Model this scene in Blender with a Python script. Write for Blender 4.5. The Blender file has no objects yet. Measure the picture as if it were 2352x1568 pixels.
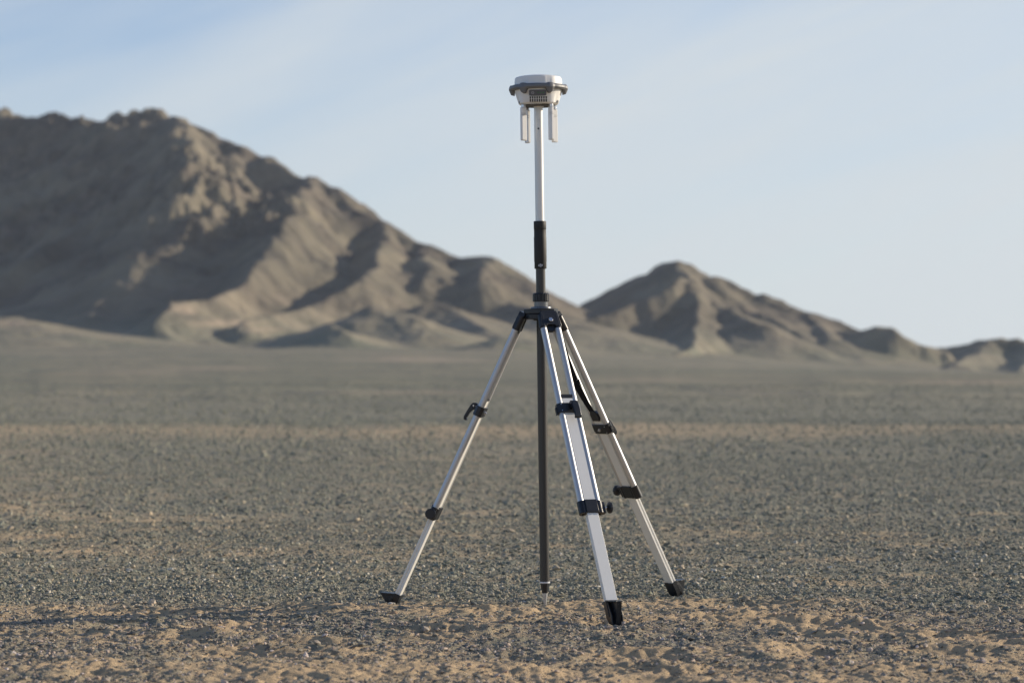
import bpy, math, random
import numpy as np
from mathutils import Vector, Matrix

# ------------------------------------------------------------------ camera
# photo measured on a 2352 x 1568 grid: focal length in those pixels, horizon row, camera height
FPX, HOR, CAMH, CX = 5553.0, 850.0, 0.834, 1176.0
scene = bpy.context.scene
COL = scene.collection
cam_d = bpy.data.cameras.new('camera'); cam = bpy.data.objects.new('camera', cam_d); COL.objects.link(cam)
cam_d.lens = 85.0; cam_d.sensor_width = 36.0
cam_d.clip_start = 0.1; cam_d.clip_end = 30000
cam.location = (0, 0, CAMH)
cam.rotation_euler = (math.radians(90) + math.atan((HOR - 784) / FPX), 0, 0)
cam_d.dof.use_dof = True; cam_d.dof.focus_distance = 8.35; cam_d.dof.aperture_fstop = 3.9
cam_d.dof.aperture_blades = 0
scene.camera = cam

# ------------------------------------------------------------------ light
SUN_AZ, SUN_EL = math.radians(21), math.radians(18.5)          # azimuth from +X towards +Y
S = Vector((math.cos(SUN_EL) * math.cos(SUN_AZ), math.cos(SUN_EL) * math.sin(SUN_AZ), math.sin(SUN_EL)))
sun_d = bpy.data.lights.new('sun', 'SUN'); sun = bpy.data.objects.new('sun', sun_d); COL.objects.link(sun)
sun_d.energy = 5.0; sun_d.angle = math.radians(0.53); sun_d.color = (1.0, 0.87, 0.69)
sun.rotation_euler = S.to_track_quat('Z', 'Y').to_euler()

world = bpy.data.worlds.new('World'); scene.world = world; world.use_nodes = True
wt = world.node_tree; wt.nodes.clear()
def N(t, kind, **kw):
    n = t.nodes.new(kind)
    for k, v in kw.items():
        if k.startswith('i_'):
            key = k[2:]
            n.inputs[int(key) if key.isdigit() else key.replace('_', ' ')].default_value = v
        else:
            setattr(n, k, v)
    return n
wo = N(wt, 'ShaderNodeOutputWorld'); bg = N(wt, 'ShaderNodeBackground')
sky = N(wt, 'ShaderNodeTexSky', sky_type='NISHITA', sun_disc=False, sun_elevation=SUN_EL,
        sun_rotation=math.pi / 2 - SUN_AZ, altitude=1300.0, air_density=1.0, dust_density=0.6, ozone_density=2.5)
wt.links.new(bg.outputs[0], wo.inputs[0])
bg.inputs[1].default_value = 0.12
# thin high cirrus: a paler veil mixed into the sky by direction
tc = N(wt, 'ShaderNodeTexCoord')
mp = N(wt, 'ShaderNodeMapping'); mp.inputs['Scale'].default_value = (2.6, 2.6, 15.0); mp.inputs['Rotation'].default_value = (0, 0, 0)
# shear the wisps so that they climb to the right
sv = N(wt, 'ShaderNodeSeparateXYZ'); wt.links.new(tc.outputs['Generated'], sv.inputs[0])
sh1 = N(wt, 'ShaderNodeMath', operation='MULTIPLY_ADD'); wt.links.new(sv.outputs[0], sh1.inputs[0]); sh1.inputs[1].default_value = -.36; wt.links.new(sv.outputs[2], sh1.inputs[2])
cv = N(wt, 'ShaderNodeCombineXYZ'); wt.links.new(sv.outputs[0], cv.inputs[0]); wt.links.new(sv.outputs[1], cv.inputs[1]); wt.links.new(sh1.outputs[0], cv.inputs[2])
wt.links.new(cv.outputs[0], mp.inputs[0])
nz = N(wt, 'ShaderNodeTexNoise'); nz.inputs['Scale'].default_value = 1.7; nz.inputs['Detail'].default_value = 6; nz.inputs['Roughness'].default_value = .48; nz.inputs['Distortion'].default_value = .4
wt.links.new(mp.outputs[0], nz.inputs[0])
sep = N(wt, 'ShaderNodeSeparateXYZ'); wt.links.new(tc.outputs['Generated'], sep.inputs[0])
def wmath(op, a, b, c=None):
    n = N(wt, 'ShaderNodeMath', operation=op)
    for i, v in enumerate((a, b, c)):
        if v is None: continue
        if isinstance(v, (int, float)): n.inputs[i].default_value = v
        else: wt.links.new(v, n.inputs[i])
    return n.outputs[0]
# the veil is thick near the horizon and towards the sun, thin high up on the left
veil = wmath('MULTIPLY_ADD', sep.outputs[2], -2.5, .90)
veil = wmath('MULTIPLY_ADD', sep.outputs[0], .75, veil)
wisp = wmath('MULTIPLY_ADD', nz.outputs[0], 1.05, -.50)
veil = wmath('ADD', veil, wisp)
veil = wmath('MINIMUM', wmath('MAXIMUM', veil, .12), .96)
mr = N(wt, 'ShaderNodeMapRange', interpolation_type='SMOOTHSTEP'); mr.inputs[1].default_value = .12; mr.inputs[2].default_value = .6; mr.inputs[3].default_value = 1.0; mr.inputs[4].default_value = .25
wt.links.new(sep.outputs[2], mr.inputs[0])
veil = wmath('MULTIPLY', veil, mr.outputs[0])
tint = N(wt, 'ShaderNodeMix', data_type='RGBA', blend_type='MULTIPLY'); tint.inputs[0].default_value = 1
tint.inputs[7].default_value = (0.95, 0.965, 1.06, 1)
wt.links.new(sky.outputs[0], tint.inputs[6])
cl = N(wt, 'ShaderNodeMix', data_type='RGBA')
cl.inputs[7].default_value = (4.95, 5.4, 5.72, 1)
wt.links.new(veil, cl.inputs[0]); wt.links.new(tint.outputs[2], cl.inputs[6])
wt.links.new(cl.outputs[2], bg.inputs[0])

vs = scene.view_settings
vs.view_transform = 'Standard'; vs.look = 'None'; vs.exposure = 0.17; vs.gamma = 1.0
scene.cycles.max_bounces = 5; scene.cycles.use_denoising = True

# ------------------------------------------------------------------ numpy helpers
rng = np.random.default_rng(7)
_perm = rng.permutation(4096).astype(np.int64)
_gx = np.cos(np.linspace(0, 2 * np.pi, 4096, endpoint=False)); _gy = np.sin(np.linspace(0, 2 * np.pi, 4096, endpoint=False))
def perlin(x, y, seed=0):
    xi = np.floor(x).astype(np.int64); yi = np.floor(y).astype(np.int64)
    xf = x - xi; yf = y - yi
    def g(ix, iy, dx, dy):
        h = _perm[(_perm[(ix + seed * 131) & 4095] + iy + seed * 37) & 4095]
        return _gx[h] * dx + _gy[h] * dy
    u = xf * xf * xf * (xf * (xf * 6 - 15) + 10); v = yf * yf * yf * (yf * (yf * 6 - 15) + 10)
    a = g(xi, yi, xf, yf); b = g(xi + 1, yi, xf - 1, yf); c = g(xi, yi + 1, xf, yf - 1); d = g(xi + 1, yi + 1, xf - 1, yf - 1)
    return ((a + (b - a) * u) * (1 - v) + (c + (d - c) * u) * v) * 1.4
def fbm(x, y, octaves, seed=0, gain=.5):
    s = np.zeros_like(x); a = 1.0
    for o in range(octaves):
        s += a * perlin(x * 2 ** o, y * 2 ** o, seed + o); a *= gain
    return s
def ridged(x, y, octaves, seed=0, gain=.5):
    s = np.zeros_like(x); a = 1.0
    for o in range(octaves):
        s += a * (1 - 2 * np.abs(perlin(x * 2 ** o, y * 2 ** o, seed + o))); a *= gain
    return s
def sstep(a, b, x):
    t = np.clip((x - a) / (b - a), 0, 1); return t * t * (3 - 2 * t)
def wpt(px, py, d):
    """world point seen at photo pixel (px, py) at depth d"""
    return Vector(((px - CX) / FPX * d, d, CAMH + (HOR - py) / FPX * d))
def gdep(py):
    return CAMH * FPX / (py - HOR)

# ------------------------------------------------------------------ terrain functions
def fan_px(u):                       # apparent height (px) of the foot of the hills above the true horizon
    return np.interp(u * FPX + CX, [-1200, 0, 400, 900, 1150, 1500, 1900, 2352, 3500], [40, 46, 50, 46, 42, 22, 3, -16, -25])
def plain(x, y):
    yy = np.maximum(y, 1.0); u = np.clip(x / yy, -.6, .6)
    ramp = sstep(150, 1500, y) * .9 + sstep(1300, 2600, y) * .1
    return fan_px(u) / FPX * np.minimum(yy, 2600) * ramp

TIP = wpt(1252, 1392, 8.54); TIP.z = 0
FEET = {'L': (902, 1386), 'F': (1416, 1431), 'R': (1557, 1367)}
def gpt(px, py):
    d = gdep(py); return Vector(((px - CX) / FPX * d, d, 0))
PINS = [gpt(*FEET[k]) for k in 'LFR'] + [TIP]

# dents and mounds in the sandy gravel: px, py, radius x, radius y (m), depth (m, negative digs), sandiness
r2 = random.Random(5)
DENTS = [(1640, 1393, .34, .20, -.020, 1.0), (1500, 1402, .25, .10, .006, .7), (1050, 1404, .22, .13, .016, 1.0), (1130, 1412, .09, .10, -.014, .9),
         (1180, 1416, .12, .16, .012, .9), (960, 1396, .20, .10, .008, .8), (780, 1398, .22, .12, .010, .9), (650, 1402, .16, .09, -.010, .8),
         (330, 1412, .20, .10, -.010, .8), (280, 1440, .15, .12, -.016, .5), (400, 1465, .12, .09, -.016, .9), (470, 1455, .10, .08, .010, .9),
         (540, 1445, .14, .10, -.014, .9), (700, 1476, .15, .10, -.020, .9), (1010, 1448, .15, .10, -.020, .8), (1090, 1436, .17, .12, .012, .9),
         (1340, 1404, .14, .10, -.012, .9), (1290, 1400, .16, .10, .010, .9), (1480, 1425, .25, .10, .006, .9), (1720, 1428, .13, .11, -.016, .8),
         (1660, 1418, .12, .09, .012, .7), (1860, 1432, .13, .12, -.022, .9), (1800, 1424, .12, .09, .012, .9), (1960, 1448, .15, .12, -.024, 1.0),
         (1900, 1450, .12, .10, .014, 1.0), (2080, 1452, .12, .12, -.018, .9), (2010, 1432, .12, .09, .010, .8), (1790, 1495, .13, .10, .026, 1.0),
         (1840, 1500, .10, .12, -.020, .7), (1480, 1512, .14, .10, -.020, .9), (1440, 1500, .13, .10, .012, .9), (2230, 1462, .16, .12, -.022, 1.0),
         (2290, 1470, .12, .10, .016, 1.0), (2180, 1490, .14, .12, -.020, .8), (860, 1500, .20, .12, .010, .9), (560, 1500, .20, .14, -.012, .9),
         (1250, 1540, .20, .14, -.010, .8), (980, 1535, .20, .14, .010, .9), (180, 1530, .22, .14, .008, .7), (700, 1545, .25, .16, .014, 1.0),
         (1640, 1540, .20, .14, -.012, .7), (2060, 1530, .20, .14, .012, .8), (1870, 1386, .25, .12, .004, .6), (1450, 1388, .20, .08, .004, .8)]
for _ in range(60):
    DENTS.append((r2.uniform(-150, 2500), r2.uniform(1398, 1640), r2.uniform(.07, .16), r2.uniform(.06, .13), r2.choice([-.014, -.010, .009, .006]) * r2.uniform(.5, 1.3), r2.uniform(.2, .9)))
DC = [(gpt(a, b), rx, ry, dz, s) for a, b, rx, ry, dz, s in DENTS]

def spacing(y):
    return np.clip(.006 * (np.maximum(y, 3) / 8.5) ** 1.3, .006, 60)
def ground_raw(x, y):
    r = np.hypot(x, y); sp = spacing(r)
    z = np.zeros_like(x)
    near = (y > 4.5) & (r < 13)
    if near.any():
        xn, yn = x[near], y[near]
        wx = xn + .05 * perlin(xn * 7, yn * 7, 41); wy = yn + .05 * perlin(xn * 7, yn * 7, 42)
        d = np.zeros_like(xn)
        for c, rx, ry, dz, s in DC:
            q = ((wx - c.x) / rx) ** 2 + ((wy - c.y) / ry) ** 2
            m = q < 9
            if not m.any(): continue
            qm = q[m]
            if dz < 0:       # print with a pushed-up rim
                d[m] += .75 * dz * np.exp(-qm * qm) - dz * .40 * np.exp(-((np.sqrt(qm) - 1.35) / .28) ** 2)
            else:
                d[m] += dz * np.exp(-qm)
        z[near] += d
    for k, (wl, amp) in enumerate([(40, .22), (11, .07), (3.1, .016), (.9, .008), (.33, .0085), (.12, .0064), (.05, .0080), (.022, .0044)]):
        att = np.clip(wl / (2.5 * sp) - 1, 0, 1)
        if wl >= 11: att = att * sstep(12, 60, r)
        m = att > 0
        if m.any():
            q = perlin(x[m] / wl, y[m] / wl, 11 + k)
            if wl < .1: q = np.abs(q) * 1.5 - .3
            z[m] += amp * att[m] * q
    far = r > 80
    if far.any():
        z[far] += fbm(x[far] / 160, y[far] / 90, 3, 31) * .9 * sstep(80, 700, r[far])
    return z
_pin = [(p, float(ground_raw(np.array([p.x]), np.array([p.y]))[0])) for p in PINS]
def G(x, y):
    z = ground_raw(x, y) + plain(x, y)
    for p, h in _pin:
        q = np.hypot(x - p.x, y - p.y)
        z -= (h + .004) * np.exp(-q * q / .12 ** 2)
        rim = .022 if p is TIP else .046                  # grit pushed up where the point or shoe went in
        z += (.003 if p is TIP else .011) * np.exp(-((q - rim) / (.4 * rim)) ** 2) * (.7 + .5 * np.sin(3 * np.arctan2(y - p.y, x - p.x) + p.x * 9))
    return z
PLAIN_SAND = [(950,826,1150,150,6,1.),(1090,820,1200,60,6,.9),(480,846,500,110,4,.9),(260,852,450,160,4,.7),(620,930,60,300,6,.35),(2250,880,700,170,4,1.),(2050,872,800,80,3,.8),(1500,872,600,180,4,.7),(700,815,1300,120,5,.6),(1000,900,90,400,4,.4),(300,910,80,260,4,.4)]
def sandy(x, y):
    """where bare tan sand shows between the stones, 0..1"""
    r = np.hypot(x, y)
    s = .30 * fbm(x / 1.3, y / .9, 3, 51) + .25 * sstep(.05, .5, fbm(x / .35, y / .3, 2, 57))
    py = HOR + CAMH * FPX / np.maximum(y, 3)
    py = py + 22 * fbm(x / 1.1, y / 1.6, 2, 151) * np.clip((1500 - np.abs(py - 1250) * 3) / 800, .3, 1) * (py > 1050) + 6 * fbm(x / 4, y / 9, 3, 153) * (py <= 1050)
    base = np.interp(py, [850, 880, 900, 960, 975, 986, 1000, 1020, 1150, 1230, 1300, 1375, 1392, 1420, 1500, 1540, 1568], [.0, .0, .16, .10, .36, .70, .66, .24, .26, .36, .20, .06, .46, .40, .40, .52, .68])
    wob = .24 * fbm(x / (.6 + r * .11), y / (.4 + r * .16), 3, 61)
    s = base + s * np.clip(12 / r, .15, 1) + wob
    fz = (y > 50) & (y < 3000)
    if fz.any():
        xx, yy = x[fz], y[fz]; pxx = CX + FPX * xx / yy; pyy = HOR - (plain(xx, yy) - CAMH) / yy * FPX
        a = np.zeros_like(xx)
        for px_, py_, d_, rx_, ry_, q_ in PLAIN_SAND:
            a = np.maximum(a, q_ * np.exp(-((pxx - px_) / rx_) ** 2 - ((pyy - py_) / ry_) ** 2) * (.75 + .6 * perlin(xx / 18, yy / 60, 171)))
        s[fz] = np.maximum(s[fz], a)
    near = (y > 5) & (r < 13)
    if near.any():
        xn, yn = x[near], y[near]; a = np.zeros_like(xn)
        for c, rx, ry, dz, q in DC:
            dd = ((xn - c.x) / (rx * 1.3)) ** 2 + ((yn - c.y) / (ry * 1.4)) ** 2
            a = np.maximum(a, q * np.exp(-dd) * 1.0)
        s[near] = np.maximum(s[near], a + .45 * s[near] + .2 * perlin(xn * 9, yn * 9, 71))
    return np.clip(s, 0, 1)

# ------------------------------------------------------------------ material helpers
def mat(name):
    m = bpy.data.materials.new(name); m.use_nodes = True
    return m, m.node_tree, m.node_tree.nodes['Principled BSDF']
def link(t, a, b): t.links.new(a, b)
def mixc(t, fac, a, b, blend='MIX'):
    n = N(t, 'ShaderNodeMix', data_type='RGBA', blend_type=blend)
    for i, v in ((0, fac), (6, a), (7, b)):
        if isinstance(v, (int, float)): n.inputs[i].default_value = v
        elif isinstance(v, tuple): n.inputs[i].default_value = v + (1,) if len(v) == 3 else v
        else: link(t, v, n.inputs[i])
    return n.outputs[2]
def noise(t, vec, scale, detail=4, rough=.55, dist=0.0):
    n = N(t, 'ShaderNodeTexNoise'); n.inputs['Scale'].default_value = scale; n.inputs['Detail'].default_value = detail
    n.inputs['Roughness'].default_value = rough; n.inputs['Distortion'].default_value = dist
    if vec is not None: link(t, vec, n.inputs[0])
    return n.outputs[0]
def ramp(t, f, stops):
    n = N(t, 'ShaderNodeValToRGB'); cr = n.color_ramp
    while len(cr.elements) < len(stops): cr.elements.new(.5)
    for e, (p, c) in zip(cr.elements, stops):
        e.position = p; e.color = (c if isinstance(c, tuple) else (c, c, c)) + (1,)
    link(t, f, n.inputs[0]); return n.outputs[0]

SAND = (.50, .335, .205); GREY = (.255, .245, .185); GREEN = (.225, .232, .170)
def dirt_material(name):
    m, t, b = mat(name)
    tcx = N(t, 'ShaderNodeTexCoord').outputs['Object']
    at = N(t, 'ShaderNodeAttribute', attribute_name='sandy').outputs['Fac']
    fr = N(t, 'ShaderNodeAttribute', attribute_name='remote').outputs['Fac']
    rk = N(t, 'ShaderNodeAttribute', attribute_name='rocky').outputs['Fac']
    # far plain and hills: grey green talus, browner rock, tan sand
    g = mixc(t, ramp(t, noise(t, tcx, .004, 5, .6), [(.38, 0.), (.62, 1.)]), (.195, .202, .150), (.240, .224, .166))
    g = mixc(t, ramp(t, noise(t, tcx, .025, 5, .65), [(.45, 0.), (.70, .8)]), g, (.158, .166, .122))
    sl = N(t, 'ShaderNodeAttribute', attribute_name='slope').outputs['Fac']
    talus = mixc(t, ramp(t, noise(t, tcx, .015, 5, .65), [(.35, 0.), (.68, 1.)]), (.088, .086, .072), (.138, .120, .096))
    g = mixc(t, sl, g, talus)
    rockc = mixc(t, ramp(t, noise(t, tcx, .045, 6, .7), [(.35, 0.), (.7, 1.)]), (.070, .069, .062), (.205, .168, .130))
    g = mixc(t, rk, g, rockc)
    mpp = N(t, 'ShaderNodeMapping'); mpp.inputs['Scale'].default_value = (.006, .022, 0); link(t, tcx, mpp.inputs[0])
    st = ramp(t, noise(t, mpp.outputs[0], 1.0, 7, .62), [(.42, 0.), (.66, .75)])
    g = mixc(t, st, g, (.300, .262, .185))
    farc = mixc(t, at, g, (.44, .345, .25))
    fine = noise(t, tcx, 60, 4, .7)
    g = mixc(t, ramp(t, noise(t, tcx, 1.1, 3), [(.35, 0.), (.65, 1.)]), GREEN, GREY)
    g = mixc(t, ramp(t, fine, [(.3, 0.), (.7, 1.)]), g, (.30, .275, .21))
    edge = noise(t, tcx, 25, 5, .7)
    fac = N(t, 'ShaderNodeMath', operation='ADD'); link(t, at, fac.inputs[0])
    sub = N(t, 'ShaderNodeMath', operation='MULTIPLY_ADD'); link(t, edge, sub.inputs[0]); sub.inputs[1].default_value = 1.1; sub.inputs[2].default_value = -.55
    link(t, sub.outputs[0], fac.inputs[1])
    sf = ramp(t, fac.outputs[0], [(.25, 0.), (.8, 1.)])
    sandc = mixc(t, noise(t, tcx, 9, 4), (.72, .52, .305), (.55, .41, .25))
    sandc = mixc(t, ramp(t, noise(t, tcx, 300, 3, .7), [(.45, 0.), (.7, .45)]), sandc, (.20, .185, .165))
    nearc = mixc(t, sf, g, sandc)
    fr2 = N(t, 'ShaderNodeAttribute', attribute_name='middle').outputs['Fac']
    nearc = mixc(t, fr2, nearc, mixc(t, .35, nearc, (.24, .225, .175)))
    col = mixc(t, fr, nearc, farc)
    bm = N(t, 'ShaderNodeBump'); bm.inputs['Strength'].default_value = 1.0; bm.inputs['Distance'].default_value = .009
    link(t, noise(t, tcx, 95, 5, .75), bm.inputs['Height'])
    bm2 = N(t, 'ShaderNodeBump'); bm2.inputs['Strength'].default_value = .8; bm2.inputs['Distance'].default_value = 4.0
    link(t, noise(t, tcx, .05, 6, .65), bm2.inputs['Height'])
    nm = N(t, 'ShaderNodeMix', data_type='VECTOR'); link(t, fr, nm.inputs[0]); link(t, bm.outputs[0], nm.inputs[4]); link(t, bm2.outputs[0], nm.inputs[5])
    link(t, col, b.inputs['Base Color']); link(t, nm.outputs[1], b.inputs['Normal'])
    b.inputs['Roughness'].default_value = .92; b.inputs['Specular IOR Level'].default_value = .18
    return m
M_GROUND = dirt_material('desert_ground'); M_HILL = M_GROUND

def np_mesh(name, verts, quads=None, tris=None, smooth=True, attr=None, material=None):
    me = bpy.data.meshes.new(name)
    nv = len(verts); me.vertices.add(nv); me.vertices.foreach_set('co', np.ascontiguousarray(verts, dtype=np.float32).ravel())
    idx, starts, tot = [], [], 0
    if quads is not None and len(quads):
        idx.append(quads.ravel()); starts.append(np.arange(len(quads)) * 4); tot += quads.size
    if tris is not None and len(tris):
        idx.append(tris.ravel()); starts.append(tot + np.arange(len(tris)) * 3); tot += tris.size
    me.loops.add(tot); me.loops.foreach_set('vertex_index', np.concatenate(idx).astype(np.int32))
    st = np.concatenate(starts).astype(np.int32); me.polygons.add(len(st)); me.polygons.foreach_set('loop_start', st)
    me.polygons.foreach_set('use_smooth', np.full(len(st), smooth))
    me.update(calc_edges=True)
    for k, v in (attr or {}).items():
        a = me.attributes.new(k, 'FLOAT', 'POINT'); a.data.foreach_set('value', v.astype(np.float32).ravel())
    if material: me.materials.append(material)
    o = bpy.data.objects.new(name, me); COL.objects.link(o); return o
def grid_quads(nr, nc):
    i = np.arange(nr - 1)[:, None] * nc + np.arange(nc - 1)[None, :]
    return np.stack([i, i + 1, i + nc + 1, i + nc], -1).reshape(-1, 4)

# ------------------------------------------------------------------ ground: one polar sheet out to the horizon
half = math.radians(14.2)
th = np.concatenate([np.linspace(-math.pi, -.7, 34)[:-1], np.linspace(-.7, -half, 24)[:-1], np.linspace(-half, half, 760), np.linspace(half, .7, 24)[1:], np.linspace(.7, math.pi, 34)[1:]])
rr = np.concatenate([[.02, .8, 1.8, 3.0, 4.2], np.linspace(5.0, 6.3, 40)[1:], np.linspace(6.3, 9.6, 560)[1:], np.geomspace(9.6, 40, 420)[1:], np.geomspace(40, 5000, 220)[1:]])
R_, T_ = np.meshgrid(rr, th, indexing='ij'); R_, T_ = R_[:, ::-1], T_[:, ::-1]
X = R_ * np.sin(T_); Y = R_ * np.cos(T_)
Z = G(X, Y)
gv = np.stack([X, Y, Z], -1).reshape(-1, 3)
gq = grid_quads(*X.shape)[:, ::-1]
ground = np_mesh('ground', gv, quads=gq, attr={'sandy': sandy(X, Y), 'remote': sstep(25, 110, R_), 'middle': sstep(9.5, 22, R_), 'rocky': np.zeros_like(X), 'slope': np.zeros_like(X)}, material=M_GROUND)
ground['kind'] = 'structure'
def fix_up(o):
    n = o.data.polygons[len(o.data.polygons) // 2].normal
    if n.z < 0: o.data.flip_normals()
fix_up(ground)

# ------------------------------------------------------------------ hills: ridge lines give the crests, noise the gullies
# every ridge: list of (px, py, depth); slope
RIDGES = [
 # skyline of the big left mountain
 ([(-700,330,2500),(-400,250,2450),(-150,255,2400),(0,264,2350),(30,275,2330),(100,256,2320),(180,270,2300),(245,279,2280),(265,264,2270),(370,259,2250),(388,274,2240),(410,270,2230),(430,286,2210)], .95),
 ([(430,286,2210),(480,306,2190),(530,336,2170),(610,362,2140),(690,410,2100),(760,432,2070),(830,488,2030),(880,518,2000),(940,541,1980),(1000,570,1960),(1060,590,1950),(1120,592,1940),(1180,628,1930),(1240,682,1900),(1290,722,1880),(1340,758,1850),(1420,765,1800)], .86),
 # spur 1: from the sharp peak towards the viewer and left
 ([(410,270,2230),(425,300,2150),(440,345,2080),(432,400,2010),(410,440,1960),(370,480,1920),(340,530,1890)], 1.0),
 ([(330,400,2200),(240,470,2100),(165,540,2010),(80,590,1960),(0,632,1920),(-120,690,1880)], 1.3),
 # spur 2: from mid skyline, its right side in the sun
 ([(705,408,2100),(698,440,2030),(678,475,1970),(648,515,1910),(632,555,1870),(612,605,1820),(570,650,1740),(480,688,1670),(393,694,1610),(365,722,1560),(350,745,1530)], 1.0),
 ([(650,445,2050),(540,518,1980),(455,572,1930),(373,622,1880),(300,662,1830),(210,705,1780)], .8),
 ([(530,336,2170),(540,400,2090),(520,450,2030),(470,480,1990),(420,505,1950)], .8),
 # spur 3: with the shadowed bowl on its left
 ([(868,508,2010),(885,545,1950),(878,590,1890),(850,625,1830),(800,660,1770),(720,700,1710),(640,722,1650),(570,738,1600)], .9),
 # spur 4, 5: outcrops low on the right end
 ([(985,562,1965),(985,620,1890),(968,650,1850)], .75),
 ([(1110,592,1945),(1108,632,1890),(1098,667,1840)], .85),
 ([(1000,690,1760),(1060,720,1720),(1120,755,1640)], .4),
 ([(1180,700,1830),(1250,712,1800),(1300,735,1740)], .4),
 # little rises at the foot
 ([(870,702,1600),(925,716,1590),(960,735,1570)], .6),
 ([(735,752,1430),(770,748,1425),(795,760,1420)], .7),
 ([(1125,782,1390),(1150,779,1385),(1175,787,1380)], .6),
 ([(40,726,1500),(-60,730,1500),(-200,735,1500)], .3),
 # right mountain
 ([(1300,740,2120),(1338,702,2100),(1370,678,2080),(1394,661,2070),(1455,638,2060),(1491,629,2050),(1527,609,2040),(1563,601,2030),(1583,609,2025),(1609,637,2010),(1629,646,2005),(1660,639,2000),(1696,653,1990),(1727,679,1985),(1757,672,1980),(1788,684,1975),(1839,716,1965),(1880,732,1955),(1926,741,1950),(1965,758,1940)], .8),
 ([(1562,602,2030),(1590,640,1970),(1610,668,1920),(1622,700,1870),(1612,745,1800),(1585,785,1720),(1568,812,1640)], 1.0),
 ([(1590,640,1970),(1540,662,1920),(1470,690,1890),(1400,715,1870),(1340,738,1860)], 1.35),
 ([(1650,637,2000),(1690,680,1960),(1760,725,1900),(1850,775,1840)], .5),
 ([(1650,690,1920),(1710,720,1860),(1740,740,1820)], .7),
 ([(1850,720,1960),(1875,750,1900),(1910,780,1830)], .5),
 # last rises on the right
 ([(1850,778,1900),(1900,765,1870),(1950,762,1860),(1985,756,1850),(2008,747,1845),(2033,750,1840),(2064,772,1835),(2095,788,1830),(2121,797,1825),(2165,806,1820)], 1.5),
 ([(2150,802,1900),(2200,799,1900),(2233,785,1895),(2260,784,1890),(2284,778,1885),(2305,782,1882),(2325,780,1880),(2355,792,1880),(2400,796,1880),(2600,780,1900),(2900,760,1950)], 1.1),
 ([(2262,784,1890),(2250,815,1820),(2200,838,1740)], .6),
 ([(2345,786,1880),(2370,820,1800),(2340,850,1700)], .6),
]
def hill_height(x, y):
    base = plain(x, y)
    wx = x + 7 * fbm(x / 110, y / 110, 3, 81) + 3.2 * fbm(x / 24, y / 24, 3, 84); wy = y + 25 * fbm(x / 150, y / 150, 3, 91) + 5 * fbm(x / 26, y / 26, 3, 94)
    top = np.full_like(x, -50.0); dsky = np.full_like(x, 1e4)
    K = 4.0; acc = np.zeros_like(x)
    for pts, sl in RIDGES:
        best = np.full_like(x, -1e3)
        P = [wpt(*p) for p in pts]
        for a, b in zip(P[:-1], P[1:]):
            ax, ay, bx, by = a.x, a.y, b.x, b.y
            L2 = (bx - ax) ** 2 + (by - ay) ** 2
            t = np.clip(((wx - ax) * (bx - ax) + (wy - ay) * (by - ay)) / L2, 0, 1)
            dx = wx - (ax + t * (bx - ax)); dy = wy - (ay + t * (by - ay))
            D = np.hypot(dx, dy)
            if len(pts) >= 12 and pts[0][0] > 300: D = D * (1 + .5 * (dy > 0))      # the far side falls away faster
            zb = np.interp(t, [0, 1], [a.z, b.z])
            H = np.maximum(zb - base, 1.0)
            Dr = np.sqrt(D * D + (.04 * H + 1) ** 2) - (.04 * H + 1)
            u = Dr * sl / H
            h = H * (.9 * np.maximum(0, 1 - u / 2.3) ** 2.1 + .1 * np.exp(-Dr / 170))
            best = np.maximum(best, h)
            if len(pts) >= 14: dsky = np.minimum(dsky, D)
        acc += np.exp(np.minimum(best / K, 80)) - 1
        top = np.maximum(top, best)
    sm = np.maximum(K * np.log1p(acc), 0)
    h = np.minimum(sm, top + 1.5) 
    lift = sstep(2, 60, h)
    u = x / y * FPX + CX
    rock = sstep(-.1, .5, fbm(x / 120, y / 120, 3, 161) + .012 * (h - 60) * .6) * sstep(18, 60, h)
    lump = sstep(380, 450, u) * (1 - sstep(620, 700, u)) * sstep(60, 110, h) + .5 * sstep(1380, 1480, u) * sstep(20, 50, h)
    rock = np.clip(rock + .45 * lump + .22 * sstep(20, 50, h), 0, 1)
    calm = .16 + .84 * sstep(6, 110, dsky)
    n = 5.5 * (ridged((x - .42 * y) / 75, y / 240, 4, 101, .5) - .95) + rock * ((6.0 + 5.0 * lump) * (ridged(x / 34, y / 38, 4, 111, .55) - .8) + 2.0 * (ridged(x / 11, y / 14, 2, 115, .5) - .5))
    h = h + lift * n * calm * np.clip(h / 90, .12, 1.0)
    return base, h, rock
nu, ny = 900, 520
us = np.linspace(-.40, .40, nu); ys = np.concatenate([np.linspace(1000, 2500, ny - 30), np.linspace(2510, 3300, 30)])
Yh, Uh = np.meshgrid(ys, us, indexing='ij'); Xh = Yh * Uh
bh, hh, rk_ = hill_height(Xh, Yh)
edge = np.minimum(np.minimum(sstep(1000, 1200, Yh), 1 - sstep(3000, 3300, Yh)), sstep(0, .03, .40 - np.abs(Uh)))
Zh = bh + hh * edge + np.where(hh * edge < 3.0, -2.2 + 2.2 * sstep(0, 3.0, hh * edge), 0)
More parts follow.
